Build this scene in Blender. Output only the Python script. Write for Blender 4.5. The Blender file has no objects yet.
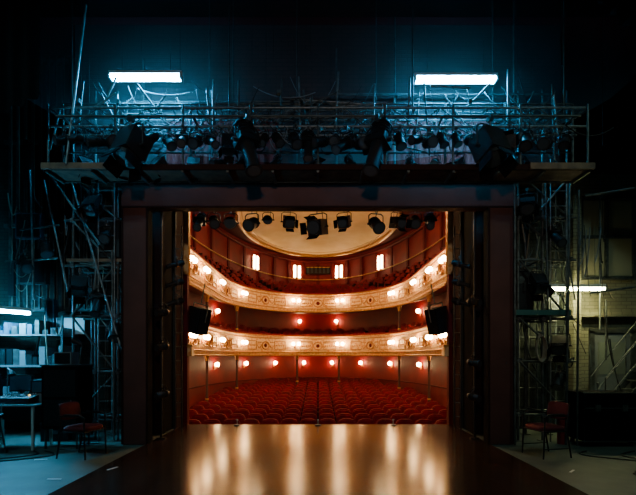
import bpy, math, random
from mathutils import Vector, Matrix
random.seed(7)
R=random.uniform
scene=bpy.context.scene
# ------------------------------------------------------------------ materials
def mat(name,c,rough=.6,metal=0.,c2=None,scale=4.,detail=4.,bump=0.,spec=.5,thr=None,coord='Object'):
    m=bpy.data.materials.new(name); m.use_nodes=True
    nt=m.node_tree; b=nt.nodes['Principled BSDF']
    b.inputs['Base Color'].default_value=(*c,1); b.inputs['Roughness'].default_value=rough
    b.inputs['Metallic'].default_value=metal; b.inputs['Specular IOR Level'].default_value=spec
    if c2 is not None or bump:
        tc=nt.nodes.new('ShaderNodeTexCoord'); n=nt.nodes.new('ShaderNodeTexNoise')
        n.inputs['Scale'].default_value=scale; n.inputs['Detail'].default_value=detail
        nt.links.new(tc.outputs[coord],n.inputs['Vector'])
        if c2 is not None:
            r=nt.nodes.new('ShaderNodeValToRGB')
            lo,hi=thr or (.35,.65)
            r.color_ramp.elements[0].position=lo; r.color_ramp.elements[1].position=hi
            r.color_ramp.elements[0].color=(*c,1); r.color_ramp.elements[1].color=(*c2,1)
            nt.links.new(n.outputs['Fac'],r.inputs['Fac']); nt.links.new(r.outputs['Color'],b.inputs['Base Color'])
        if bump:
            bp=nt.nodes.new('ShaderNodeBump'); bp.inputs['Strength'].default_value=bump; bp.inputs['Distance'].default_value=.02
            nt.links.new(n.outputs['Fac'],bp.inputs['Height']); nt.links.new(bp.outputs['Normal'],b.inputs['Normal'])
    return m
def emis(name,c,s):
    m=bpy.data.materials.new(name); m.use_nodes=True
    b=m.node_tree.nodes['Principled BSDF']; b.inputs['Base Color'].default_value=(*c,1)
    b.inputs['Emission Color'].default_value=(*c,1); b.inputs['Emission Strength'].default_value=s
    return m
def brick(name,c1,c2,mortar,sc=1.0):
    m=bpy.data.materials.new(name); m.use_nodes=True; nt=m.node_tree; b=nt.nodes['Principled BSDF']
    tc=nt.nodes.new('ShaderNodeTexCoord'); mp=nt.nodes.new('ShaderNodeMapping'); mp.inputs['Rotation'].default_value=(math.radians(90),0,0)
    br=nt.nodes.new('ShaderNodeTexBrick'); br.inputs['Color1'].default_value=(*c1,1); br.inputs['Color2'].default_value=(*c2,1)
    br.inputs['Mortar'].default_value=(*mortar,1); br.inputs['Scale'].default_value=sc
    br.inputs['Brick Width'].default_value=.23; br.inputs['Row Height'].default_value=.08; br.inputs['Mortar Size'].default_value=.008
    nt.links.new(tc.outputs['Object'],mp.inputs['Vector']); nt.links.new(mp.outputs['Vector'],br.inputs['Vector'])
    n=nt.nodes.new('ShaderNodeTexNoise'); n.inputs['Scale'].default_value=1.3; nt.links.new(tc.outputs['Object'],n.inputs['Vector'])
    mx=nt.nodes.new('ShaderNodeMixRGB'); mx.blend_type='MULTIPLY'; mx.inputs['Fac'].default_value=.7
    nt.links.new(br.outputs['Color'],mx.inputs['Color1']); nt.links.new(n.outputs['Fac'],mx.inputs['Color2'])
    nt.links.new(mx.outputs['Color'],b.inputs['Base Color']); b.inputs['Roughness'].default_value=.85
    bp=nt.nodes.new('ShaderNodeBump'); bp.inputs['Strength'].default_value=.4; bp.inputs['Distance'].default_value=.01
    nt.links.new(br.outputs['Fac'],bp.inputs['Height']); bp.invert=True; nt.links.new(bp.outputs['Normal'],b.inputs['Normal'])
    return m
BLACK=mat('black_metal',(.010,.011,.012),.5,.0,spec=.4)
BLACK2=mat('black_paint',(.006,.006,.007),.9,spec=.05)
STEEL=mat('galvanised_steel',(.24,.27,.27),.45,.6,(.13,.15,.15),12)
STEELD=mat('dull_steel',(.11,.13,.125),.5,.5,(.05,.06,.058),9)
DRAPE=mat('black_drape',(.004,.005,.006),.95,spec=.1)
BROWN=mat('brown_flat',(.095,.040,.034),.75,0,(.065,.029,.025),1.5,spec=.15)
BROWND=mat('dark_brown_flat',(.025,.012,.010),.9,spec=.05)
WOOD=mat('deck_timber',(.20,.12,.07),.7,0,(.10,.06,.04),6)
GREENW=brick('painted_brick_green',(.045,.06,.05),(.03,.045,.036),(.018,.024,.02))
UPB=brick('muted_red_brick',(.085,.032,.028),(.055,.024,.022),(.024,.016,.015))  # muted red-brown brick, mottled by noise
CREAMB=brick('cream_brick',(.40,.39,.25),(.32,.31,.2),(.19,.19,.12))
DARKW=mat('dark_wall',(.02,.022,.022),.9,0,(.01,.011,.011),2)
REDCURT=mat('old_red_drape',(.26,.028,.024),.95,0,(.15,.018,.015),3,spec=.1)
SIDEFL=mat('side_floor',(.065,.09,.076),.6,0,(.095,.125,.105),3.,6,.1)
RED=mat('auditorium_red',(.21,.0035,.005),.6,0,(.15,.0025,.004),1.2,spec=.3)
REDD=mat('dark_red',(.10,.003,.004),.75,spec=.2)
VELVET=mat('seat_velvet',(.21,.004,.012),.75,0,(.12,.003,.007),5,spec=.2)
CARPET=mat('red_carpet',(.08,.003,.006),.95,spec=.1)
CREAM=mat('cream_plaster',(.80,.56,.27),.5,0,(.66,.32,.08),9.,3,.3,thr=(.50,.57))
CEIL=mat('ceiling_plaster',(.85,.58,.27),.7,0,(.78,.50,.20),1.5)
GOLD=mat('gilt',(.62,.30,.06),.4,.5,(.38,.16,.03),14)
CHAIRR=mat('chair_red',(.14,.010,.016),.8)
GREYP=mat('grey_plastic',(.17,.20,.21),.5)
WHITEP=mat('white_paint',(.7,.72,.68),.5)
PAPER=mat('paper',(.75,.8,.82),.8)
BLUEP=mat('blue_plastic',(.04,.09,.13),.5)
LENS=mat('lamp_lens',(.05,.06,.07),.08,.0,spec=1)
CABLE=mat('cable_rubber',(.015,.015,.015),.5)
ROPE=mat('rope',(.26,.23,.17),.9)
TEAL=mat('teal_deck',(.03,.12,.11),.5)
CYAN=emis('tube_cyan',(.05,.52,1.0),300)
BLUET=emis('tube_blue',(.10,.58,1.0),420)
WARMT=emis('tube_warm',(1.,.93,.45),85)
GLOBE=emis('lamp_globe',(1.,.62,.27),88)
GLOBE2=emis('lamp_globe_soft',(1.,.70,.36),45)
INDO=emis('indicator_amber',(1.,.5,.1),4)
def stage_mat():
    m=bpy.data.materials.new('stage_vinyl'); m.use_nodes=True; nt=m.node_tree; b=nt.nodes['Principled BSDF']
    tc=nt.nodes.new('ShaderNodeTexCoord'); mp=nt.nodes.new('ShaderNodeMapping'); mp.inputs['Scale'].default_value=(1,.25,1)
    n=nt.nodes.new('ShaderNodeTexNoise'); n.inputs['Scale'].default_value=5; n.inputs['Detail'].default_value=8
    nt.links.new(tc.outputs['Object'],mp.inputs['Vector']); nt.links.new(mp.outputs['Vector'],n.inputs['Vector'])
    r=nt.nodes.new('ShaderNodeValToRGB'); r.color_ramp.elements[0].color=(.030,.014,.009,1); r.color_ramp.elements[1].color=(.052,.025,.016,1)
    r.color_ramp.elements[0].position=.35; r.color_ramp.elements[1].position=.7
    nt.links.new(n.outputs['Fac'],r.inputs['Fac']); 
    br=nt.nodes.new('ShaderNodeTexBrick'); br.inputs['Scale'].default_value=1; br.inputs['Brick Width'].default_value=1.5; br.inputs['Row Height'].default_value=20.
    br.offset=0; br.inputs['Mortar Size'].default_value=.006; br.inputs['Color1'].default_value=(1,1,1,1); br.inputs['Color2'].default_value=(.9,.9,.9,1); br.inputs['Mortar'].default_value=(.3,.3,.3,1)
    nt.links.new(tc.outputs['Object'],br.inputs['Vector'])
    mx=nt.nodes.new('ShaderNodeMixRGB'); mx.blend_type='MULTIPLY'; mx.inputs['Fac'].default_value=1
    nt.links.new(r.outputs['Color'],mx.inputs['Color1']); nt.links.new(br.outputs['Color'],mx.inputs['Color2']); nt.links.new(mx.outputs['Color'],b.inputs['Base Color'])
    b.inputs['Roughness'].default_value=.175
    b.inputs['Specular IOR Level'].default_value=.26
    b.inputs['Specular Tint'].default_value=(1,.66,.42,1)
    return m
STAGE=stage_mat()
# ------------------------------------------------------------------ mesh builder
class MB:
    def __init__(s): s.v=[];s.f=[];s.fm=[];s.sm=[];s.ms=[];s.M=Matrix()
    def mi(s,m):
        if m not in s.ms: s.ms.append(m)
        return s.ms.index(m)
    def add(s,vs,fs,m,smooth=False):
        o=len(s.v); k=s.mi(m)
        s.v+= [tuple(s.M@Vector(p)) for p in vs]
        for f in fs: s.f.append([i+o for i in f]); s.fm.append(k); s.sm.append(smooth)
    def box(s,c,d,m,rot=None):
        vs=[]
        for x in(-.5,.5):
            for y in(-.5,.5):
                for z in(-.5,.5):
                    p=Vector((x*d[0],y*d[1],z*d[2]))
                    if rot is not None: p=rot@p
                    vs.append(p+Vector(c))
        s.add(vs,[(0,1,3,2),(4,6,7,5),(0,4,5,1),(2,3,7,6),(0,2,6,4),(1,5,7,3)],m)
    def bb(s,x0,x1,y0,y1,z0,z1,m):
        x0,x1=min(x0,x1),max(x0,x1); s.box(((x0+x1)/2,(y0+y1)/2,(z0+z1)/2),(x1-x0,y1-y0,z1-z0),m)
    def cyl(s,a,b,r,m,n=8,r2=None,caps=True,r2b=None):
        a=Vector(a);b=Vector(b);d=b-a
        if d.length<1e-6:return
        q=d.to_track_quat('Z','Y'); r2=r if r2 is None else r2
        vs=[];
        for c,rad in((a,r),(b,r2)):
            for i in range(n):
                t=2*math.pi*i/n; vs.append(c+q@Vector((rad*math.cos(t),rad*math.sin(t),0)))
        s.add(vs,[(i,(i+1)%n,n+(i+1)%n,n+i) for i in range(n)],m,True)
        if caps: 
            s.add(vs[:n],[tuple(range(n))[::-1]],m); s.add(vs[n:],[tuple(range(n))],m)
    def tube(s,pts,r,m,n=6,closed=False):
        L=list(pts)
        if closed: L.append(L[0])
        for a,b in zip(L[:-1],L[1:]): s.cyl(a,b,r,m,n,caps=False)
    def sph(s,c,r,m,seg=10,rings=6,sc=(1,1,1)):
        vs=[];fs=[]
        for j in range(rings+1):
            p=math.pi*j/rings
            for i in range(seg):
                t=2*math.pi*i/seg
                vs.append((c[0]+r*sc[0]*math.sin(p)*math.cos(t),c[1]+r*sc[1]*math.sin(p)*math.sin(t),c[2]+r*sc[2]*math.cos(p)))
        for j in range(rings):
            for i in range(seg): fs.append((j*seg+i,j*seg+(i+1)%seg,(j+1)*seg+(i+1)%seg,(j+1)*seg+i))
        s.add(vs,fs,m,True)
    def prism(s,poly,y0,y1,m):  # poly in xz
        n=len(poly); vs=[(x,y0,z) for x,z in poly]+[(x,y1,z) for x,z in poly]
        s.add(vs,[tuple(range(n)),tuple(range(2*n-1,n-1,-1))]+[(i,n+i,n+(i+1)%n,(i+1)%n) for i in range(n)],m)
    def sag(s,a,b,d,r,m,n=10):
        a=Vector(a);b=Vector(b)
        s.tube([a.lerp(b,i/n)-Vector((0,0,d*4*(i/n)*(1-i/n))) for i in range(n+1)],r,m,5)
    def mesh(s,name):
        me=bpy.data.meshes.new(name); me.from_pydata(s.v,[],s.f)
        for m in s.ms: me.materials.append(m)
        me.polygons.foreach_set('material_index',s.fm); me.polygons.foreach_set('use_smooth',s.sm); me.update()
        return me
    def obj(s,name,loc=None,rotz=0):
        o=bpy.data.objects.new(name,s.mesh(name)); scene.collection.objects.link(o)
        if loc is not None:o.location=loc
        o.rotation_euler[2]=rotz
        return o
def inst(me,name,loc,rotz=0,sc=1):
    o=bpy.data.objects.new(name,me); scene.collection.objects.link(o); o.location=loc; o.rotation_euler[2]=rotz; o.scale=(sc,)*3; return o
F=450.;HZ=356.;CH=1.6
def W(u,v,y): return Vector(((u-318)*y/F,y,CH+(HZ-v)*y/F))   # survey measurement -> metres at depth y
# ------------------------------------------------------------------ backstage shell
m=MB(); m.bb(-7.6,7.6,-4,10.0,-.2,0,SIDEFL)
m.obj('floor')
m=MB(); m.bb(-3.1,3.1,-3.5,10.0,.0,.012,STAGE); m.bb(-3.1,3.1,10.0,10.45,-.25,.012,STAGE); m.bb(-3.1,3.1,10.4,10.45,-1.1,-.25,REDD)
m.obj('stage_floor')
m=MB(); m.bb(-7.6,-7.4,-4,10,0,12,DARKW); m.obj('wall_left')
m=MB(); m.bb(7.4,7.6,-4,10,0,12,DARKW); m.obj('wall_right')
m=MB(); m.bb(-7.6,7.6,-4.2,-4,0,12,DARKW); m.obj('wall_back')
m=MB(); m.bb(-7.6,7.6,-4.2,10.4,12,12.2,DARKW); m.obj('ceiling')
m=MB()
m.bb(-7.6,-3.14,9.9,10.4,-1.1,12,GREENW); m.bb(3.14,5.45,9.9,10.4,-1.1,12,GREENW); m.bb(5.45,7.6,9.9,10.4,-1.1,5.6,CREAMB); m.bb(5.45,7.6,9.9,10.4,5.6,12,DARKW)
m.bb(-3.14,3.14,9.9,10.4,5.35,12,UPB)
m.bb(-4.7,4.7,8.7,9.9,5.15,12,UPB)
for sx in(-1,1): m.bb(sx*3.11,sx*3.14,9.88,10.4,0.015,5.35,BROWND)  # dark jamb liner added to subdue the light from the auditorium
m.obj('wall_front')
m=MB()
for sx in(-1,1):
    m.bb(sx*3.04,sx*3.25,10.46,10.62,-1.1,3.5,REDD); m.bb(sx*3.02,sx*3.25,10.46,10.62,3.5,5.35,CREAM)
    for k in range(4): 
        y=10.48+k*.04; m.cyl((sx*3.02,y,3.5),(sx*3.02,y,5.3),.012,GOLD,6)
    m.bb(sx*2.94,sx*3.3,10.47,10.7,1.60,1.82,CREAM); m.bb(sx*2.92,sx*3.3,10.46,10.72,1.82,1.86,GOLD)
m.bb(-3.25,3.25,10.42,10.62,5.2,5.45,CREAM); m.cyl((-3.2,10.44,5.2),(3.2,10.44,5.2),.03,GOLD)
m.obj('gilded_proscenium_frame')
# ------------------------------------------------------------------ portal
m=MB()
for sx in(-1,1):
    m.bb(sx*3.07,sx*3.54,8.1,8.30,0.012,4.27,BROWN)
    m.bb(sx*3.06,sx*3.07,8.1,8.32,0.012,4.27,BLACK2)  # black liner added so the inner post edge catches less light
    for xx in(sx*3.08,sx*3.52): m.bb(xx-.015,xx+.015,8.085,8.1,0.012,4.27,BROWND)
    m.bb(sx*3.16,sx*3.7,9.15,9.3,0.012,5.1,BROWND); m.bb(sx*3.15,sx*3.16,9.15,9.3,0.012,5.1,BLACK2)
    m.bb(sx*3.18,sx*3.22,9.3,9.88,0.012,5.1,BLACK2)
    m.bb(sx*3.4,sx*3.46,8.32,9.15,0.012,5.1,BLACK2)
m.bb(-3.54,3.54,8.1,8.32,4.27,4.82,BROWN)
m.bb(-3.54,3.54,8.085,8.1,4.27,4.30,BROWND); m.bb(-3.54,3.54,8.085,8.1,4.76,4.80,BROWND)
m.obj('proscenium_portal')
def drape(name,x0,x1,y,z0,z1,mat_,amp=.06,fold=.22,z0b=None):
    mb=MB(); n=int(abs(x1-x0)/.03)+2; vs=[];K=8
    for j in range(K+1):
        for i in range(n):
            x=x0+(x1-x0)*i/(n-1); zb=z0 if z0b is None else z0+(z0b-z0)*i/(n-1)
            z=z1+(zb-z1)*j/K
            vs.append((x,y+amp*math.sin(2*math.pi*x/fold+.6*math.sin(j*.7+x*3))*(.5+.5*j/K)+.02*math.sin(x*31),z))
    fs=[(j*n+i,j*n+i+1,(j+1)*n+i+1,(j+1)*n+i) for j in range(K) for i in range(n-1)]
    mb.add(vs,fs,mat_,True); mb.cyl((x0,y,z1),(x1,y,z1),.025,STEELD); return mb.obj(name)
drape('black_masking_drape',-7.3,-4.25,6.9,4.2,11.5,DRAPE,z0b=5.6)
drape('black_masking_drape',4.3,7.3,6.9,7.0,11.5,DRAPE,z0b=4.6)
drape('black_border_drape',-3.3,3.3,8.5,4.45,5.10,DRAPE,.03)
drape('red_tab_curtain',-2.9,-.7,8.6,5.2,6.2,REDCURT,.03,.14)
drape('red_tab_curtain',1.2,3.4,8.6,5.2,6.2,REDCURT,.03,.14)
# ------------------------------------------------------------------ lanterns
def lantern_mesh(kind,tilt):
    mb=MB(); t=math.radians(tilt)
    drop=.30 if kind!='fresnel' else .36
    mb.box((0,0,0),(.05,.07,.07),STEELD); mb.cyl((0,0,-.03),(0,0,-.09),.012,STEEL)
    w=.15 if kind!='fresnel' else .21
    mb.tube([(-w,0,-drop),(-w,0,-.13),(-w*.7,0,-.09),(w*.7,0,-.09),(w,0,-.13),(w,0,-drop)],.011,BLACK,6)
    mb.cyl((-w-.03,0,-drop),(-w+.04,0,-drop),.02,BLACK); mb.cyl((w+.03,0,-drop),(w-.04,0,-drop),.02,BLACK)
    mb.M=Matrix.Translation((0,0,-drop))@Matrix.Rotation(t,4,'X')
    if kind=='par':
        mb.cyl((0,.16,0),(0,-.18,0),.105,BLACK,16,.115); mb.cyl((0,.25,0),(0,.16,0),.05,BLACK,16,.105)
        mb.cyl((0,-.18,0),(0,-.20,0),.13,BLACK,16); mb.cyl((0,-.203,0),(0,-.206,0),.10,LENS,16)
        for k in range(3): mb.cyl((0,.02+.05*k,0),(0,.03+.05*k,0),.118,BLACK,16)
    elif kind=='profile':
        mb.cyl((0,.32,0),(0,.05,0),.10,BLACK,14,.13); mb.box((0,.02,0),(.26,.10,.22),BLACK)
        mb.cyl((0,-.02,0),(0,-.42,0),.085,BLACK,14); mb.cyl((0,-.42,0),(0,-.44,0),.105,BLACK,14); mb.cyl((0,-.441,0),(0,-.445,0),.08,LENS,14)
        for k in range(4): mb.cyl((0,.12+.04*k,0),(0,.13+.04*k,0),.135,BLACK,14)
        for sx in(-1,1): mb.box((sx*.15,.02,0),(.08,.01,.05),STEEL)
    else:
        mb.box((0,.03,0),(.30,.32,.30),BLACK); mb.cyl((0,-.13,0),(0,-.18,0),.145,BLACK,18); mb.cyl((0,-.182,0),(0,-.188,0),.125,LENS,18)
        for k in range(5): mb.box((0,.2,-.12+.06*k),(.26,.03,.02),BLACK)
        for sx in(-1,1): mb.box((sx*.18,-.25,0),(.010,.16,.22),BLACK2,Matrix.Rotation(sx*.35,3,'Z'))
        for sz in(-1,1): mb.box((0,-.25,sz*.18),(.22,.16,.010),BLACK2,Matrix.Rotation(sz*-.35,3,'X'))
    mb.M=Matrix()
    mb.tube([(0,.15,-drop),(.05,.2,-drop+.12),(.06,.12,-.05),(.08,.02,.03)],.008,CABLE,5)
    return mb.mesh('lantern_'+kind)
LC={}
def lantern(p,kind='par',tilt=50,yaw=0,sc=1,name='stage_spotlight'):
    k=(kind,tilt)
    if k not in LC: LC[k]=lantern_mesh(kind,tilt)
    return inst(LC[k],name,p,math.radians(yaw),sc)
# ------------------------------------------------------------------ lighting bridge
m=MB()
XL,XR=-4.45,4.45
m.bb(XL,XR,7.37,7.88,4.66,4.70,WOOD)
m.bb(XL,XR,7.34,7.37,4.64,4.73,BROWND); m.bb(XL,XR,7.88,7.91,4.64,4.73,STEELD)
for sx in(-1,1): m.bb(sx*3.45,sx*4.5,7.30,7.34,4.64,4.74,WOOD)
for i in range(13):
    x=XL+(XR-XL)*i/12; m.bb(x-.02,x+.02,7.37,7.88,4.61,4.66,STEELD)
for y in(7.45,7.75):
    for z in(5.40,5.71): m.cyl((XL,y,z),(XR,y,z),.020,STEEL)
n=22
for i in range(n):
    x0=XL+(XR-XL)*i/n; x1=XL+(XR-XL)*(i+1)/n; a,b=(5.40,5.71) if i%2 else (5.71,5.40)
    m.cyl((x0,7.45,a),(x1,7.45,b),.010,STEELD,6); m.cyl((x0,7.75,b),(x1,7.75,a),.010,STEELD,6)
    m.cyl((x0,7.45,5.71),(x0,7.75,5.71),.010,STEELD,6)
for i in range(9):
    x=XL+(XR-XL)*i/8
    m.cyl((x,7.86,4.70),(x,7.86,6.0),.022,STEELD); m.cyl((x,7.42,4.70),(x,7.42,5.75),.02,STEELD)
for z in(5.15,5.6,6.0): m.cyl((XL,7.86,z),(XR,7.86,z),.018,STEELD)
for x in(XL+.3,-1.5,1.6,XR-.3): m.cyl((x,7.6,5.7),(x,7.6,11.9),.012,STEELD)
m.obj('lighting_bridge_truss')
m=MB()
for z,x0,x1 in((6.02,-3.5,4.2),(6.2,-1.8,1.9),(6.38,-3.6,.6),(6.5,.2,4.4),(5.88,-4,4)):
    y=8.42+R(0,.06); m.cyl((x0,y,z),(x1,y,z),.02,STEELD)
    k=x0+.2
    while k<x1: m.bb(k-.02,k+.02,y,8.7,z-.03,z+.03,STEELD); k+=1.1
for x in(-2.05,-1.6,-.4,.35,1.1,1.45,3.3,3.7,-3.3): m.cyl((x,8.5,5.2),(x,8.5,R(7.,11.5)),R(.010,.022),STEELD)
m.obj('wall_pipework')
# loose scaffold tubes, clamps and cables rigged on the bridge
m=MB()
for i in range(40):
    x=R(-4.2,4.2); z=R(5.2,6.05); y=random.choice([7.55,7.62,7.7,7.82])
    if i%3==0: m.cyl((x,y,5.0),(x+R(-.1,.1),y,R(5.9,6.5)),.016,random.choice([STEEL,STEELD]))
    elif i%3==1: m.cyl((x,y,z),(x+R(.4,1.2),y,z+R(-.3,.3)),.014,random.choice([STEEL,STEELD]))
    else: m.cyl((x,y,5.4),(x+R(-.7,.7),y+.1,R(5.9,6.3)),.013,random.choice([STEEL,STEELD]))
    m.box((x,y,z),(.06,.08,.07),STEELD)
m.obj('scaffold_tubes')
m=MB()
for i in range(60):
    x=R(-4.0,3.6); x2=x+R(.3,1.3); m.sag((x,R(7.5,8.2),R(5.5,6.4)),(x2,R(7.5,8.3),R(5.4,6.3)),R(.05,.5),R(.005,.011),random.choice([CABLE,STEELD,STEELD,GREYP]))
for i in range(34):
    x=R(-4.2,4.2); m.sag((x,7.43,5.40),(x+R(.2,.8),7.43,5.38),R(.1,.4),.008,random.choice([CABLE,CABLE,GREYP]))
for i in range(10):
    x=R(-4.,4.); r0=R(.08,.14)
    for k in range(3): m.tube([(x+r0*math.cos(t*math.pi/8),7.9+.012*k,5.35+1.5*r0*math.sin(t*math.pi/8)) for t in range(16)],.007,CABLE,5,True)
m.obj('lighting_cables')
m=MB()
for i in range(14):
    x=R(-6.5,6.5); y=R(8.0,8.5); m.cyl((x,y,R(6.0,7.4) if abs(x)<4 else R(3,6)),(x,y,11.9),.005,CABLE,5)
m.obj('fly_ropes')
u=66
while u<570:
    x=(u-318)*7.45/F
    lantern((x,7.38,5.34+R(-.03,.03)),random.choice(['par','par','fresnel','profile','par']),random.choice([20,35,50,65]),R(-60,60),R(.58,.82))
    u+=R(11,21)
u=80
while u<560:
    lantern(((u-318)*7.6/F,7.78,5.12),random.choice(['par','fresnel']),random.choice([20,35,50]),R(-60,60),R(.55,.75)); u+=R(22,40)
for u,k,t,y in((131,'fresnel',65,-30),(247,'profile',65,35),(378,'profile',65,-35),(490,'fresnel',65,25)):
    lantern(((u-318)*7.2/F,7.2,5.40),k,t,y,1.32,'large_stage_spotlight')
m=MB(); m.cyl((-4.2,7.2,5.44),(4.2,7.2,5.44),.018,STEELD)
for x in(-4.1,-2,0,2,4.1): m.cyl((x,7.2,5.44),(x,7.47,5.42),.02,STEELD)
m.obj('lantern_bar')
m=MB(); m.cyl((-3.05,8.9,4.52),(3.05,8.9,4.52),.025,STEELD)
for x in(-2.8,-1,1,2.8): m.cyl((x,8.9,4.52),(x,8.9,5.15),.012,STEELD)
m.obj('hanging_lighting_bar')
for u,k,s in((200,'profile',.8),(214,'par',.8),(231,'par',.9),(252,'par',.95),(268,'par',.7),(289,'fresnel',.7),(317,'fresnel',1.),(344,'fresnel',.7),(376,'par',1.),(398,'fresnel',.75),(415,'par',.8),(430,'profile',.75)):
    lantern(((u-318)*8.9/F,8.9,4.50),k,random.choice([15,25,35]),R(-25,25),s)
for sx in(-1,1):
    m=MB(); x=sx*3.0
    m.cyl((x,8.62,0.012),(x,8.62,4.9),.024,BLACK); m.cyl((x,8.62,0.012),(x,8.62,.04),.09,BLACK,12)
    m.obj('lighting_boom')
    for z in(.95,1.85,2.5) if sx<0 else (.9,1.55,2.7):
        lantern((x-sx*.05,8.5,z+.1),'par',12,sx*40,.6)
    m=MB(); m.cyl((sx*3.05,9.6,0.012),(sx*3.05,9.6,4.9),.02,BLACK)
    m.cyl((sx*2.94,9.7,0.012),(sx*2.94,9.7,4.4),.016,BLACK)
    for k in range(14): m.cyl((sx*3.05,9.6,.3+k*.3),(sx*2.94,9.7,.3+k*.3),.01,STEELD,6)
    m.obj('boom_ladder')
    for z in(2.9,3.3,3.7): lantern((sx*3.0,9.55,z),'profile',20,sx*60,.5)
    m=MB(); m.box((0,0,0),(.42,.36,.62),BLACK2); m.box((0,-.19,0),(.38,.02,.58),BLACK); m.cyl((0,-.2,-.12),(0,-.21,-.12),.14,BLACK,16)
    m.cyl((0,-.2,.16),(0,-.215,.16),.06,BLACK,12); m.tube([(-.23,0,0),(-.23,0,.4),(.23,0,.4),(.23,0,0)],.015,STEELD); m.cyl((0,0,.4),(0,0,.9),.015,STEELD)
    o=m.obj('loudspeaker',(sx*2.88,10.8,2.45),sx*.5); o.rotation_euler[1]=sx*-.25
# ------------------------------------------------------------------ fluorescent fittings
def fluoro(name,c,length,mt,yaw=0,hang=.5,n=2,tube_r=.016):
    mb=MB(); h=length/2
    mb.box((0,0,.075),(length+.06,.10,.05),WHITEP); mb.prism([(-h,.05),(h,.05),(h,.035),(-h,.035)],-.08,.08,WHITEP)
    for sx in(-1,1): mb.box((sx*(h+.01),0,0),(.03,.16,.07),WHITEP); mb.cyl((sx*h*.7,0,.09),(sx*h*.7,0,.09+hang),.006,STEELD,5)
    for k in range(n):
        y=(-.055+.11*k) if n>1 else 0; mb.cyl((-h,y,0),(h,y,0),tube_r,mt,10)
    return mb.obj(name,c,yaw)
fluoro('fluorescent_light',(-2.98,7.80,6.42),1.2,CYAN,0,.6,2,.024)
fluoro('fluorescent_light',(2.38,7.80,6.38),1.38,CYAN,0,.6,2,.024)
fluoro('fluorescent_light',(5.32,9.3,2.98),1.15,WARMT,0,1.2,2,.022)
fluoro('fluorescent_light',(-6.05,8.5,2.45),1.1,BLUET,math.radians(60),1.2,2,.022)
m=MB()
for a,b in (((137,84),(158,112)),((94,108),(116,93)),((116,78),(104,104)),((410,78),(408,125)),((466,108),(490,84)),((508,70),(508,118)),((60,110),(50,150)),((430,86),(470,88)),((212,90),(214,130))):
    m.cyl(W(*a,7.6),W(*b,7.6),.018,STEEL)
m.obj('support_arms')
# ------------------------------------------------------------------ side scaffold towers
def scaffold(name,x0,x1,y0,y1,h,seed,levels):
    random.seed(seed); mb=MB()
    xs=[x0,(x0+x1)/2,x1]
    for x in xs:
        for y in(y0,y1): 
            mb.cyl((x,y,0),(x,y,h),.024,STEELD); mb.bb(x-.07,x+.07,y-.07,y+.07,0,.012,STEELD)
    for z in levels:
        for y in(y0,y1): mb.cyl((x0-.15,y-.04,z),(x1+.15,y-.04,z),.022,STEELD)
        for x in xs: mb.cyl((x+.04,y0-.1,z+.04),(x+.04,y1+.1,z+.04),.022,STEELD); mb.box((x,y0-.02,z),(.07,.08,.07),STEEL)
    for a,b in zip(levels[:-1],levels[1:]):
        xx=(x0,x1) if random.random()<.5 else (x1,x0); mb.cyl((xx[0],y0-.07,a),(xx[1],y0-.07,b),.02,STEELD)
    lx=(x0+x1)/2+.1
    for d in(0,.3): mb.cyl((lx+d,y0-.1,0),(lx+d,y0-.1,h*.8),.014,STEEL)
    for k in range(int(h*.8/.28)): mb.cyl((lx,y0-.1,.2+k*.28),(lx+.3,y0-.1,.2+k*.28),.009,STEEL,6)
    return mb.obj(name)
scaffold('scaffolding_tower',-4.62,-3.78,8.5,9.2,6.6,3,[.4,1.3,2.35,3.3,4.15,5.0,5.9])
scaffold('scaffolding_tower',3.78,4.7,8.5,9.2,6.6,5,[.5,1.5,2.3,3.4,4.2,5.0,5.9])
m=MB()
m.bb(-4.75,-3.6,8.3,9.3,5.02,5.09,WOOD); m.bb(3.6,4.85,8.3,9.3,5.02,5.09,WOOD); m.bb(3.6,4.7,8.35,9.2,2.36,2.46,TEAL); m.bb(-4.7,-3.66,8.4,9.2,3.36,3.42,WOOD)
m.obj('scaffold_decks')
m=MB()
for i in range(12):
    x=-6.6+i*.16; m.bb(x-.015,x+.015,9.62,9.68,2.6,11.8,STEELD)
    m.cyl((x+.07,9.6,2.6),(x+.07,9.6,11.8),.009,ROPE,5)
for z in(2.6,4.4,6.2,8.): m.bb(-6.75,-4.7,9.66,9.72,z-.04,z+.04,STEELD)
for i in range(7): 
    x=-6.53+i*.32; z=R(2.8,5.5); m.bb(x-.06,x+.06,9.56,9.66,z,z+R(.4,1.1),BLACK)
m.obj('counterweight_guides')
m=MB()
for i in range(9):
    x=3.75+i*.2; m.cyl((x,9.75,R(0,.3)),(x,9.75,R(5,8)),R(.012,.03),random.choice([STEELD,STEELD,GREYP]))
for z in(.9,2.0,3.1,4.3): m.cyl((3.5,9.78,z),(5.4,9.78,z),.02,STEELD)
for i in range(6):
    x=-4.6+i*.19; m.cyl((x,9.75,0),(x,9.75,R(5,8)),R(.012,.03),random.choice([STEELD,STEELD,GREYP]))
for x,z,w,h in((4.35,3.3,.3,.4),(4.9,1.5,.35,.5),(4.9,2.6,.25,.3),(3.9,1.1,.25,.35)): m.bb(x,x+w,9.62,9.76,z,z+h,GREYP); m.bb(x+.03,x+w-.03,9.61,9.62,z+.03,z+h-.03,STEELD)
m.obj('wall_conduits')
m=MB()
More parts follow.
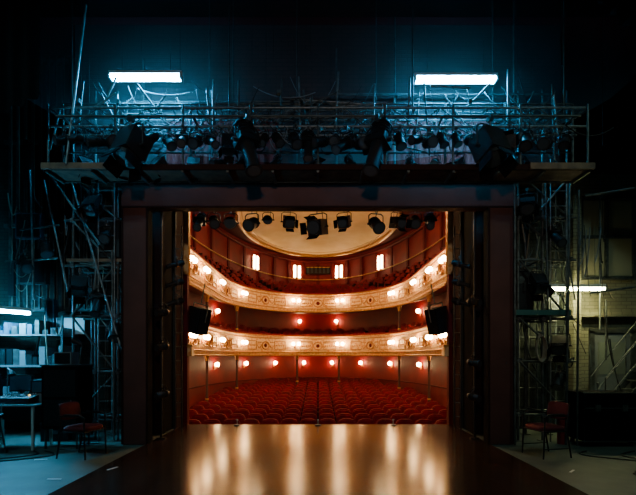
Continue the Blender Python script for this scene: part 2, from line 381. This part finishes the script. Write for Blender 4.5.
for a,b,y in (((86,5),(66,165),7.3),((62,150),(120,345),8.3),((540,210),(580,165),8.3),((585,196),(634,188),8.6),((570,180),(566,446),8.1),((579,190),(577,446),8.0),((545,165),(548,300),8.3),((50,175),(100,245),8.2),((112,250),(114,440),8.3),((600,180),(600,330),9.5),((606,300),(606,360),9.5),((515,160),(515,445),8.0),((590,293),(634,287),8.9),((560,215),(575,300),8.9),((30,170),(34,300),8.6),((44,180),(70,300),8.6),((20,230),(60,225),8.6),((5,262),(58,258),8.6)):
    m.cyl(W(*a,y),W(*b,y),.020,random.choice([STEEL,STEELD]))
m.obj('raking_scaffold_poles')
m=MB()
for i in range(80):
    u=R(10,118) if i%2 else R(512,610); y=R(8.3,9.6); x=(u-318)*y/F
    z=R(1.8,5); m.sag((x,y,z),(x+R(-.4,.4),y,z+R(-1.5,.3)),R(0,.35),R(.006,.014),random.choice([CABLE,STEELD,GREYP,ROPE]))
m.obj('hanging_cables')
for sx,L in((-1,[(-4.2,8.4,4.7),(-3.95,8.4,4.1),(-4.45,8.4,3.2),(-4.1,8.4,2.9),(-3.8,8.4,2.3),(-5.2,8.6,3.9),(-5.6,8.6,3.6)]),(1,[(3.9,8.4,4.7),(4.4,8.4,4.1),(4.1,8.4,3.25),(4.5,8.4,1.4),(4.5,8.4,2.1)])):
    for p in L: lantern(p,random.choice(['par','profile','fresnel']),random.choice([35,50]),sx*R(-60,30),.85)
m=MB(); m.box((0,0,0),(.5,.4,.75),BLACK2); m.box((0,-.205,0),(.45,.02,.7),BLACK); m.cyl((0,-.215,-.15),(0,-.225,-.15),.17,BLACK,18); m.cyl((0,-.215,.2),(0,-.225,.2),.07,STEELD,14); m.box((0,-.1,.4),(.3,.05,.05),STEELD)
sp=m.mesh('pa_speaker'); inst(sp,'loudspeaker',(3.85,8.75,2.84)); inst(sp,'loudspeaker',(-3.95,8.65,3.8))
m=MB()
for (u0,u1,v0,v1) in((20,45,215,240),(22,50,262,285),(50,58,300,330),(60,82,318,334),(84,100,270,300)):
    a=W(u0,v1,9.55); b=W(u1,v0,9.55); m.bb(a.x,b.x,9.4,9.55,a.z,b.z,random.choice([GREYP,BLUEP,STEELD])); m.bb(a.x+.03,b.x-.03,9.39,9.4,a.z+.03,b.z-.03,BLACK)
a=W(62,334,9.35); b=W(84,318,9.35); m.bb(a.x,b.x,9.36,9.38,a.z,b.z,PAPER)
m.obj('electrical_cabinets')
# ------------------------------------------------------------------ left control area
mb=MB()
mb.bb(-6.9,-5.05,8.9,9.5,1.38,1.42,GREYP); mb.bb(-6.9,-5.05,8.9,9.5,2.0,2.03,GREYP)
for x in(-6.88,-5.07):
    for y in(8.92,9.48): mb.bb(x-.02,x+.02,y-.02,y+.02,0,2.4,STEELD)
mb.bb(-6.9,-5.05,8.9,9.5,.7,.73,GREYP)
for i in range(13):
    x=-6.75+i*.13; h=R(.1,.4); mb.bb(x,x+R(.07,.12),9.0,9.4,1.42,1.42+h,random.choice([GREYP,BLACK,BLUEP,BLACK,STEELD]))
for i in range(11):
    x=-6.75+i*.155; h=R(.08,.3); mb.bb(x,x+R(.08,.14),9.0,9.4,2.03,2.03+h,random.choice([GREYP,BLACK,BLUEP,STEELD]))
for i in range(8):
    x=-6.7+i*.2; h=R(.15,.45); mb.bb(x,x+R(.1,.18),8.95,9.4,.73,.73+h,random.choice([GREYP,BLACK,BLACK,STEELD]))
mb.obj('equipment_shelf')
m=MB()
m.bb(-5.75,-4.80,7.6,8.2,.74,.77,GREYP)
for x in(-5.72,-4.84):
    for y in(7.64,8.16): m.bb(x-.02,x+.02,y-.02,y+.02,0,.74,WHITEP)
m.bb(-5.72,-4.84,8.14,8.16,.45,.74,BLACK)
m.obj('desk')
m=MB()
m.box((0,0,.09),(.6,.36,.08),BLACK,Matrix.Rotation(.15,3,'X'))
for i in range(12):
    for j in range(3): m.box((-.26+i*.045,-.1+j*.1,.132+.015*j),(.012,.02,.02),random.choice([PAPER,GREYP]))
m.box((-.1,.22,.34),(.42,.04,.3),BLACK); m.box((-.1,.198,.34),(.38,.005,.25),BLUEP); m.cyl((-.1,.23,.0),(-.1,.23,.2),.03,BLACK)
m.box((.27,.2,.28),(.26,.2,.24),BLACK); m.box((.27,.095,.28),(.2,.01,.18),BLUEP); m.box((.27,.2,.08),(.3,.24,.16),GREYP); m.sph((.25,-.1,.15),.015,INDO)
m.tube([(-.28,.1,0),(-.28,.12,.5),(-.2,0,.62),(-.1,-.06,.56)],.01,STEEL); m.cyl((-.1,-.06,.58),(-.06,-.09,.5),.03,BLACK,10,.06)
m.obj('lighting_console',(-5.25,7.9,.77))
m=MB(); m.bb(-.3,.3,-.3,.3,.08,1.25,BLACK2)
for k in range(9):
    z=.16+k*.12; m.bb(-.25,.25,-.315,-.30,z,z+.105,random.choice([BLACK,GREYP,STEELD])); m.cyl((-.2,-.315,z+.05),(-.2,-.33,z+.05),.018,STEEL); m.bb(.1,.2,-.32,-.315,z+.03,z+.07,BLUEP)
for sx in(-.22,.22):
    for sy in(-.22,.22): m.cyl((sx-.02,sy,.04),(sx+.02,sy,.04),.04,BLACK,12)
m.box((0,0,1.34),(.42,.36,.18),GREYP); m.box((.02,0,1.5),(.3,.26,.12),BLACK)
m.obj('equipment_rack',(-6.3,8.3,0),.15)
m=MB()
for k,(w,h) in enumerate(((.5,.35),(.42,.3),(.36,.22))):
    z=[0,.35,.65][k]; m.bb(-w/2,w/2,-.2,.2,z,z+h,[BLACK,GREYP,BLACK][k]); m.bb(-w/2-.01,w/2+.01,-.21,.21,z+h-.04,z+h,STEELD); m.bb(-.06,.06,-.225,-.21,z+h*.4,z+h*.6,STEEL)
m.obj('storage_boxes',(-4.95,8.62,0),.1)
m=MB()
m.bb(-.31,.31,-.25,.25,.35,1.42,BLACK2); m.bb(-.33,.33,-.27,.27,1.42,1.45,BLACK); m.bb(-.27,.27,-.26,-.25,.4,.85,BLACK); m.bb(-.27,.27,-.26,-.25,.9,1.36,BLACK)
for sx in(-.27,.27):
    for sy in(-.2,.2): m.cyl((sx,sy,0),(sx,sy,.35),.02,STEELD)
m.cyl((.2,-.27,.7),(.2,-.27,.85),.01,STEEL); m.box((-.05,.05,1.56),(.3,.25,.22),GREYP); m.box((-.05,-.08,1.56),(.26,.01,.18),BLACK); m.cyl((.2,0,1.45),(.25,0,1.8),.012,STEELD); m.cyl((.25,0,1.8),(.1,-.05,1.88),.04,BLACK,10,.06)
m.obj('prompt_desk_cabinet',(-4.42,7.95,0))
m=MB()
m.cyl((0,0,.6),(0,0,.65),.17,BLACK,18)
for k in range(4):
    t=math.pi/4+k*math.pi/2; m.cyl((.1*math.cos(t),.1*math.sin(t),.6),(.2*math.cos(t),.2*math.sin(t),0),.014,STEELD)
m.tube([(.16*math.cos(k*math.pi/6),.16*math.sin(k*math.pi/6),.25) for k in range(12)],.01,STEELD,6,True)
m.obj('stool',(-5.3,7.3,0))
def chair_mesh():
    mb=MB()
    def pad(c,d,rot):
        w,dep,h=d; K=10; poly=[]
        for k in range(4*K):
            t=2*math.pi*k/(4*K); cx=math.copysign(abs(math.cos(t))**.45,math.cos(t)); cy=math.copysign(abs(math.sin(t))**.45,math.sin(t)); poly.append((cx*w/2,cy*dep/2))
        n=len(poly); vs=[];Lv=[(-h/2,.93),(-h*.25,1),(h*.25,1),(h/2,.9)]
        for z,s_ in Lv: vs+=[Vector(c)+rot@Vector((x*s_,y*s_,z)) for x,y in poly]
        fs=[(j*n+i,j*n+(i+1)%n,(j+1)*n+(i+1)%n,(j+1)*n+i) for j in range(3) for i in range(n)]
        fs+=[tuple(range(n))[::-1],tuple(range(3*n,4*n))]; mb.add(vs,fs,CHAIRR,True)
    pad((0,0,.46),(.48,.46,.07),Matrix.Identity(3))
    pad((0,.25,.72),(.46,.28,.05),Matrix.Rotation(math.radians(80),3,'X'))
    for sx in(-.25,.25):
        mb.tube([(sx,-.22,0),(sx,-.2,.43),(sx,-.2,.64),(sx,-.14,.67),(sx,.16,.66),(sx,.24,.66)],.013,BLACK,8)
        mb.tube([(sx,.28,0),(sx,.2,.42),(sx*.9,.27,.86)],.013,BLACK,8); mb.tube([(sx,-.2,.42),(sx,.2,.42)],.012,BLACK)
        mb.box((sx,.0,.68),(.05,.28,.025),BLACK)
        mb.tube([(sx,-.21,.15),(sx,.25,.15)],.008,BLACK)
    mb.tube([(-.25,-.2,.42),(.25,-.2,.42)],.012,BLACK); mb.tube([(-.25,.2,.42),(.25,.2,.42)],.012,BLACK)
    return mb.mesh('conference_chair')
cm=chair_mesh()
inst(cm,'conference_chair',(-3.75,7.2,0),math.radians(80),1.0)
inst(cm,'conference_chair',(3.65,7.25,0),math.radians(-78),1.0)
# ------------------------------------------------------------------ right side
def flight(name,loc,w,d,h):
    mb=MB(); mb.bb(-w/2,w/2,-d/2,d/2,.1,h,BLACK2)
    for x in(-w/2,w/2):
        for y in(-d/2,d/2): mb.bb(x-.008,x+.008,y-.008,y+.008,.1,h,BLACK); mb.sph((x,y,h),.02,STEELD,8,5); mb.sph((x,y,.1),.02,STEELD,8,5); mb.cyl((x*.8-.02,y*.8,.045),(x*.8+.02,y*.8,.045),.045,BLACK,12)
    for z in(.1,h,h*.72):
        for y in(-d/2,d/2): mb.bb(-w/2,w/2,y-.008,y+.008,z-.009,z+.009,STEELD)
    for x in(-w*.25,w*.25): mb.bb(x-.05,x+.05,-d/2-.015,-d/2,h*.66,h*.78,STEELD)
    return mb.obj(name,loc)
flight('flight_case',(5.15,8.2,0),.95,.6,.95); flight('flight_case',(6.1,8.3,0),.8,.6,.75)
m=MB()
m.bb(5.95,6.05,9.84,9.9,0,2.15,STEELD); m.bb(6.85,6.95,9.84,9.9,0,2.15,STEELD); m.bb(5.95,6.95,9.84,9.9,2.1,2.2,STEELD); m.bb(6.05,6.85,9.87,9.9,0,2.1,GREYP); m.bb(6.15,6.75,9.86,9.88,1.2,1.9,mat('door_panel',(.2,.24,.2),.5)); m.cyl((6.12,9.8,1.0),(6.12,9.87,1.0),.02,STEEL)
m.obj('door_1')
m=MB()
m.bb(5.75,6.9,9.86,9.9,3.35,5.0,mat('recess_paint',(.32,.31,.2),.8)); 
for x in(5.75,6.3,6.9): m.bb(x-.03,x+.03,9.8,9.9,3.3,5.05,STEELD)
for z in(3.3,4.2,5.05): m.bb(5.72,6.93,9.8,9.9,z-.03,z+.03,STEELD)
m.obj('window_1')
m=MB()
m.bb(5.45,5.62,9.6,9.9,0,5.4,CREAMB); m.bb(5.4,7.4,9.7,9.9,2.45,2.55,CREAMB); m.obj('trim_1')
m=MB(); NS=10
for k in range(NS):
    x=5.75+k*.15; z=.2+k*.18; m.bb(x,x+.2,9.0,9.5,z-.02,z,STEELD)
for y in(9.0,9.5):
    m.box((5.75+.75,y,.2+.85),(2.35,.025,.12),STEELD,Matrix.Rotation(-math.atan2(.18,.15),3,'Y'))
    for o_ in(.5,.95): m.cyl((5.75,y,.2+o_),(5.75+NS*.15,y,.2+NS*.18+o_),.014,STEELD)
    for k in(0,5,10): m.cyl((5.75+k*.15,y,.2+k*.18-.1),(5.75+k*.15,y,.2+k*.18+.97),.014,STEELD)
m.obj('access_stair')
m=MB()
for k in range(6):
    m.tube([((.06+.008*k)*math.cos(t*math.pi/10),-.012*k,.24*math.sin(t*math.pi/10)-.01*k) for t in range(20)],.009,ROPE,5,True)
m.cyl((0,-.1,.24),(0,.1,.28),.015,STEEL); m.obj('rope_coil',(4.15,8.4,1.78))
m=MB(); EX=mat('extinguisher_red',(.3,.02,.02),.4); m.cyl((0,0,.0),(0,0,.5),.085,EX,16); m.sph((0,0,.5),.085,EX,16,8,(1,1,.5)); m.cyl((0,0,.5),(0,0,.6),.02,BLACK); m.tube([(0,-.02,.58),(.1,-.05,.5),(.11,-.05,.2)],.012,BLACK); m.obj('fire_extinguisher',(4.45,8.2,0))
m=MB()
for x,y,a in((-4.25,6.9,.2),(-2.9,6.35,1.2),(4.7,6.5,1.1),(5.0,6.8,.3),(-3.4,5.8,.0),(3.5,6.2,.8)):
    m.box((x,y,.0145),(.18,.03,.003),PAPER,Matrix.Rotation(a,3,'Z'))
m.obj('floor_marking_tape')
m=MB()
for x0 in(-4.9,-4.6,4.6,5.2):
    m.tube([(x0+.35*math.sin(i*.45+x0),6.0+i*.09,.012) for i in range(18)],.011,CABLE,6)
m.obj('floor_cables')
for x in(-1.85,0,1.72):  # small unlit fittings modelled for the footlight specks
    m=MB(); m.cyl((0,0,0),(0,0,.02),.07,BLACK,14); m.cyl((0,0,.02),(0,0,.12),.01,STEEL); m.cyl((0,.03,.12),(0,-.07,.14),.018,STEEL,10); m.obj('footlight_stub',(x,10.3,.012))
# ------------------------------------------------------------------ AUDITORIUM
YC=17.
def path(rx,ry,y0,ns=8,na=56):
    P=[(-rx,y0+(YC-y0)*i/ns) for i in range(ns)]
    P+=[(-rx*math.cos(math.pi*i/na),YC+ry*math.sin(math.pi*i/na)) for i in range(na+1)]
    P+=[(rx,YC-(YC-y0)*(i+1)/ns) for i in range(ns)]
    return P
def sweep(mb,rows,mt,y0=11.0,smooth=True):
    n=None; vs=[]
    for rx,ry,z in rows:
        p=path(rx,ry,y0); n=len(p); vs+=[(x,y,z) for x,y in p]
    mb.add(vs,[(j*n+i,j*n+i+1,(j+1)*n+i+1,(j+1)*n+i) for j in range(len(rows)-1) for i in range(n-1)],mt,smooth)
def ringtube(mb,rx,ry,z,r,mt,y0=11.0):
    mb.tube([(x,y,z) for x,y in path(rx,ry,y0)],r,mt,8)
def frame(s,rx,ry):
    k,val=s
    if k=='a':
        t=math.radians(val); x=-rx*math.cos(t); y=YC+ry*math.sin(t); nx=math.cos(t)/rx; ny=-math.sin(t)/ry
    elif k=='l': x,y,nx,ny=-rx,val,1,0
    else: x,y,nx,ny=rx,val,-1,0
    l=math.hypot(nx,ny); return Vector((x,y,0)),math.atan2(nx/l,-ny/l)
def mirror(L): 
    o=list(L)
    for k,v in L:
        if k=='l': o.append(('r',v))
        elif v!=90: o.append(('a',180-v))
    return o
m=MB(); sweep(m,[(5.0,9.5,-1.3),(5.0,9.5,2.2)],RED,10.4); sweep(m,[(5.2,10.5,1.9),(5.2,10.5,5.2)],RED,10.4); sweep(m,[(5.4,12.4,4.0),(5.4,12.4,8.3)],RED,10.4)
m.bb(-6,-3.2,10.4,10.6,-1.3,8.3,RED); m.bb(3.2,6,10.4,10.6,-1.3,8.3,RED); m.bb(-3.2,3.2,10.4,10.6,5.4,8.3,RED)
ringtube(m,4.95,9.45,.35,.03,REDD); ringtube(m,5.3,12.3,6.55,.03,GOLD); ringtube(m,5.3,12.3,7.75,.09,REDD)
for sdeg in range(0,181,10):
    p,yw=frame(('a',sdeg),5.33,12.33); m.M=Matrix.Translation(p)@Matrix.Rotation(yw,4,'Z'); m.bb(-.1,.1,-.04,.02,6.2,7.8,REDD)
    m.M=Matrix()
m.obj('wall_auditorium')
m=MB(); m.add([(-6,10.45,-1.1),(6,10.45,-1.1),(6,12.2,-1.08),(-6,12.2,-1.08),(-6,28,-.3),(6,28,-.3)],[(0,1,2,3),(3,2,5,4)],CARPET); m.obj('floor_auditorium')
DX,DY,DC=3.8,6.6,22.
m=MB(); N=64
ell=lambda k,s=1.:(DX*s*math.cos(2*math.pi*k/N),DC+DY*s*math.sin(2*math.pi*k/N))
def sq(k):
    c,s_=math.cos(2*math.pi*k/N),math.sin(2*math.pi*k/N); q=1/max(abs(c),abs(s_)); return (6.5*c*q,20+11.5*s_*q)
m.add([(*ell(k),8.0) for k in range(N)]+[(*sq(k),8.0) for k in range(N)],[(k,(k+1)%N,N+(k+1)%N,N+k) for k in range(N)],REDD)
vs=[];J=8
for j in range(J):
    s_=1-j/J
    vs+=[(*ell(k,s_),8.0+.5*(1-s_*s_)**.7) for k in range(N)]
vs.append((0,DC,8.5))
m.add(vs,[(j*N+k,j*N+(k+1)%N,(j+1)*N+(k+1)%N,(j+1)*N+k) for j in range(J-1) for k in range(N)]+[((J-1)*N+k,(J-1)*N+(k+1)%N,J*N) for k in range(N)],CEIL,True)
for s_,r in((1.,.11),(.94,.03)): m.tube([(*ell(k,s_),7.98 if s_>=1 else 8.10) for k in range(N)],r,GOLD,8,True)
m.obj('ceiling_auditorium')
lampsF=mirror([('l',12.4),('l',13.9),('l',16.2),('a',25),('a',72)])
ovals=mirror([('l',13.1),('l',15.0),('a',8),('a',48),('a',90)])
panels=mirror([('l',12.0),('l',14.5),('l',15.6),('a',0),('a',17),('a',36),('a',60),('a',81)])
def sconce(mb,z):
    mb.sph((0,-.02,z),.05,GOLD,10,6,(1,.4,1.6)); 
    for sx in(-1,1):
        mb.tube([(0,-.03,z),(sx*.07,-.1,z-.05),(sx*.14,-.17,z),(sx*.14,-.17,z+.05)],.010,GOLD,6); mb.cyl((sx*.14,-.17,z+.02),(sx*.14,-.17,z+.04),.05,GOLD,8)
        mb.sph((sx*.14,-.17,z+.12),.085,GLOBE,8,6)
def tier(name,zb,zt,wrx,wry,rows,rise,y0):
    mb=MB(); h=zt-zb
    sweep(mb,[(3.86,5.16,zb),(3.74,5.04,zb),(3.68,4.98,zb+h*.12),(3.66,4.96,zb+h*.2),(3.60,4.90,zb+h*.35),(3.60,4.90,zb+h*.6),(3.64,4.94,zb+h*.8),(3.6,4.9,zb+h*.88),(3.56,4.86,zb+h*.93),(3.56,4.86,zt-.03)],CREAM,y0)
    sweep(mb,[(3.55,4.85,zt-.03),(3.56,4.86,zt+.03),(3.68,4.98,zt+.05),(3.76,5.06,zt)],VELVET,y0)
    sweep(mb,[(3.76,5.06,zt),(3.76,5.06,zb+.15)],REDD,y0)
    ringtube(mb,3.64,4.94,zb+h*.17,.030,GOLD,y0); ringtube(mb,3.6,4.9,zb+h*.83,.030,GOLD,y0); ringtube(mb,3.72,5.02,zb+.02,.04,GOLD,y0); ringtube(mb,3.55,4.85,zt-.06,.026,GOLD,y0)
    sweep(mb,[(3.8,5.1,zb),(4.3,6.6,zb+.18),(wrx-.02,wry-.02,zb+.5)],RED,y0)
    for s_ in lampsF:
        p,yw=frame(s_,3.60,4.90); mb.M=Matrix.Translation(p)@Matrix.Rotation(yw,4,'Z'); sconce(mb,zb+h*.45)
    for s_ in ovals:
        p,yw=frame(s_,3.60,4.90); mb.M=Matrix.Translation(p)@Matrix.Rotation(yw,4,'Z')
        mb.tube([(.22*math.cos(t*math.pi/10),-.02,zb+h*.48+.17*math.sin(t*math.pi/10)) for t in range(20)],.034,GOLD,6,True)
        mb.sph((0,-.01,zb+h*.48),.09,REDD,10,6,(1,.3,1))
        for sx in(-1,1):
            mb.tube([(sx*.26,-.02,zb+h*.5),(sx*.34,-.02,zb+h*.38),(sx*.44,-.02,zb+h*.36),(sx*.54,-.02,zb+h*.5)],.026,GOLD,6)
            for k in range(4): mb.sph((sx*(.30+.07*k),-.02,zb+h*.62),.03,GOLD,6,4)
    for s_ in panels:
        p,yw=frame(s_,3.60,4.90); mb.M=Matrix.Translation(p)@Matrix.Rotation(yw,4,'Z')
        mb.tube([(-.3,-.02,zb+h*.3),(.3,-.02,zb+h*.3),(.3,-.02,zb+h*.68),(-.3,-.02,zb+h*.68)],.022,GOLD,6,True)
        for k in range(5): mb.sph((-.2+.1*k,-.01,zb+h*.48),.042,GOLD,6,4,(1,.5,1))
    mb.M=Matrix()
    z=zb+.22; rr=[(3.76,5.06,z)]
    for k in range(rows):
        f=(k+1)/rows; rx=3.76+(wrx-3.78)*f; ry=5.06+(wry-5.08)*f; rr.append((rx,ry,z)); z+=rise
        if k<rows-1: rr.append((rx,ry,z))
    sweep(mb,rr,CARPET,y0,False)
    return mb.obj(name)
tier('dress_circle_balcony',1.62,2.60,5.2,10.5,5,.13,11.2)
tier('upper_circle_balcony',3.74,4.62,5.4,12.4,7,.24,11.2)
def seat_geo(mb,M):
    mb.M=M
    poly=[(-.24,.30),(.24,.30),(.25,.75),(.20,.84),(.1,.88),(-.1,.88),(-.20,.84),(-.25,.75)]
    mb.prism(poly,.14,.22,VELVET)
    mb.prism([(-.22,.36),(.22,.36),(.22,.78),(.15,.83),(-.15,.83),(-.22,.78)],.11,.14,VELVET)
    mb.bb(-.23,.23,-.14,.14,.38,.48,VELVET)
    for sx in(-.265,.265): mb.bb(sx-.02,sx+.02,-.16,.2,0,.62,BROWND); mb.bb(sx-.025,sx+.025,-.17,.12,.62,.65,BROWND)
    mb.M=Matrix()
m=MB()
for r in range(15):
    y=12.6+r*.86; z=-1.08+(y-12.2)*.78/15.8; 
    for i in range(18):
        x=-4.59+i*.54
        lim=4.7 if y<17 else 4.75*math.sqrt(max(0,1-((y-17)/9.3)**2))
        if abs(x)>lim-.25: continue
        yy=y-.018*x*x*.8; a=-x*.03
        seat_geo(m,Matrix.Translation((x,yy,z))@Matrix.Rotation(a,4,'Z'))
m.obj('stalls_seating')
def tierseats(name,zb,wrx,wry,rows,rise):
    mb=MB(); z=zb+.22
    for k in range(rows):
        f=(k+.5)/rows; rx=3.76+(wrx-3.76)*f; ry=5.06+(wry-5.06)*f
        n=int(rx*5.2)
        for i in range(n+1):
            p,yw=frame(('a',180*i/n),rx,ry)
            if (i+2)%9==0: continue
            seat_geo(mb,Matrix.Translation((p.x,p.y,z))@Matrix.Rotation(yw,4,'Z'))
        z+=rise
    return mb.obj(name)
tierseats('dress_circle_seating',1.62,5.2,10.5,5,.13)
tierseats('upper_circle_seating',3.74,5.4,12.4,7,.24)
def column(p,z0,z1):
    mb=MB(); mb.cyl((0,0,0),(0,0,.12),.10,BROWN,14); mb.cyl((0,0,.12),(0,0,z1-z0-.2),.05,BROWN,14,.045); mb.cyl((0,0,z1-z0-.25),(0,0,z1-z0-.06),.05,GOLD,14,.10); mb.cyl((0,0,z1-z0-.06),(0,0,z1-z0),.11,GOLD,14); mb.cyl((0,0,.9),(0,0,.96),.065,GOLD,14)
    mb.obj('cast_iron_column',(p.x,p.y,z0))
for s_ in mirror([('l',13.6),('l',16.2),('a',28),('a',75)]):
    p,_=frame(s_,4.0,5.5); column(p,-1.08+max(0,(p.y-12.2))*.049,1.68)
    if s_[0]!='a' or abs(s_[1]-90)>30: column(p,1.84,3.80)
def walllamps(L,rx,ry,z,name='wall_sconce',tall=False):
    for s_ in L:
        p,yw=frame(s_,rx,ry); mb=MB()
        if tall:
            for sx in(-.17,.17): mb.box((sx,-.1,.0),(.14,.06,.75),GLOBE2); mb.box((sx,-.05,0),(.17,.06,.80),GOLD)
            mb.box((0,-.03,0),(.5,.04,.12),GOLD)
        else:
            mb.box((0,-.02,0),(.12,.05,.3),GOLD); mb.tube([(0,-.03,-.05),(0,-.14,-.08),(0,-.16,0)],.012,GOLD); mb.sph((0,-.16,.07),.10,GLOBE,10,6)
        mb.obj(name,(p.x,p.y,z),yw)
walllamps(mirror([('l',13.2),('l',15.5),('a',20),('a',40),('a',60),('a',80)]),4.98,9.48,1.15)
walllamps(mirror([('l',14),('a',22),('a',77)]),5.18,10.48,3.62)
walllamps(mirror([('a',47),('a',75)]),5.38,12.3,7.0,tall=True)
m=MB(); m.box((0,0,0),(1.6,.12,.5),BROWND)
for k in range(6): m.box((-.65+.26*k,-.065,0),(.16,.02,.32),BLACK); m.box((-.65+.26*k,-.06,.2),(.2,.04,.04),GOLD)
m.obj('projection_booth_window',(0,29.25,7.15))
m=MB()
for r,z,nn in((.75,0,16),(.45,.35,10)):
    m.tube([(r*math.cos(2*math.pi*k/24),r*math.sin(2*math.pi*k/24),z) for k in range(24)],.025,GOLD,6,True)
    for k in range(nn):
        t=2*math.pi*k/nn; x,y=r*math.cos(t),r*math.sin(t); m.cyl((x,y,z),(x,y,z+.1),.012,GOLD,6); m.sph((x,y,z+.16),.06,GLOBE,8,6); m.tube([(0,0,z-.1),(x*.5,y*.5,z-.15),(x,y,z)],.012,GOLD,5)
m.sph((0,0,-.1),.14,GOLD); m.cyl((0,0,-.1),(0,0,1.5),.02,GOLD)
m.obj('added_fill_chandelier',(0,14.8,6.75))  # made-up chandelier, hidden behind the header, added to light ceiling and tiers
def plight(name,loc,e,c=(1,.70,.38),r=.15):
    l=bpy.data.lights.new(name,'POINT'); l.energy=e; l.color=c; l.shadow_soft_size=r; o=bpy.data.objects.new(name,l); scene.collection.objects.link(o); o.location=loc
plight('auditorium_fill_light',(0,14.8,6.4),480)  # added fill light for the whole auditorium
# unseen fill lamps with invented fixtures, added to brighten portal and wings
for x,y,z,e,col,tz,ang in((0,-1.5,4.6,800,(1.,.80,.68),3.6,62),(-5.0,2.5,8.2,420,(.40,.88,1.),1.2,78),(5.0,2.5,8.2,300,(.60,.97,.85),1.2,78)):
    m=MB(); m.box((0,.0,0),(.5,.2,.4),BLACK); m.box((0,.105,0),(.44,.01,.34),LENS); m.tube([(-.27,0,0),(-.27,0,.3),(.27,0,.3),(.27,0,0)],.015,STEELD); m.cyl((0,0,.3),(0,0,11.99-z),.01,STEELD)
    m.obj('added_fill_floodlight',(x,y,z))
    l=bpy.data.lights.new('added_fill_spot','SPOT'); l.energy=e; l.shadow_soft_size=.2; l.spot_size=math.radians(ang); l.spot_blend=1.; l.color=col; o=bpy.data.objects.new('added_fill_lamp',l); scene.collection.objects.link(o); o.location=(x,y+.25,z)
    d=Vector((x*.95,8.2,tz))-Vector((x,y,z)); o.rotation_euler=d.to_track_quat('-Z','Y').to_euler()
# haze volume added around the bridge to imitate the glow of the tubes
hz=bpy.data.materials.new('tube_glow_haze'); hz.use_nodes=True; nt=hz.node_tree; nt.nodes.remove(nt.nodes['Principled BSDF'])
vs_=nt.nodes.new('ShaderNodeVolumeScatter'); vs_.inputs['Density'].default_value=.12; vs_.inputs['Anisotropy'].default_value=.2
nt.links.new(vs_.outputs[0],nt.nodes['Material Output'].inputs['Volume'])
m=MB(); m.sph((0,0,0),1,hz,40,20,(5.4,.95,1.9)); m.obj('tube_glow_haze',(0,7.4,6.7))
# ------------------------------------------------------------------ world & camera
w=bpy.data.worlds.new('World'); scene.world=w; w.use_nodes=True; w.node_tree.nodes['Background'].inputs[0].default_value=(.004,.005,.006,1); w.node_tree.nodes['Background'].inputs[1].default_value=1
cam=bpy.data.cameras.new('Camera'); co=bpy.data.objects.new('Camera',cam); scene.collection.objects.link(co)
co.location=(0,0,CH); co.rotation_euler=(math.radians(90),0,0); cam.sensor_width=36; cam.lens=F/636*36; cam.shift_y=(HZ-247.5)/636
cam.clip_end=200; scene.camera=co
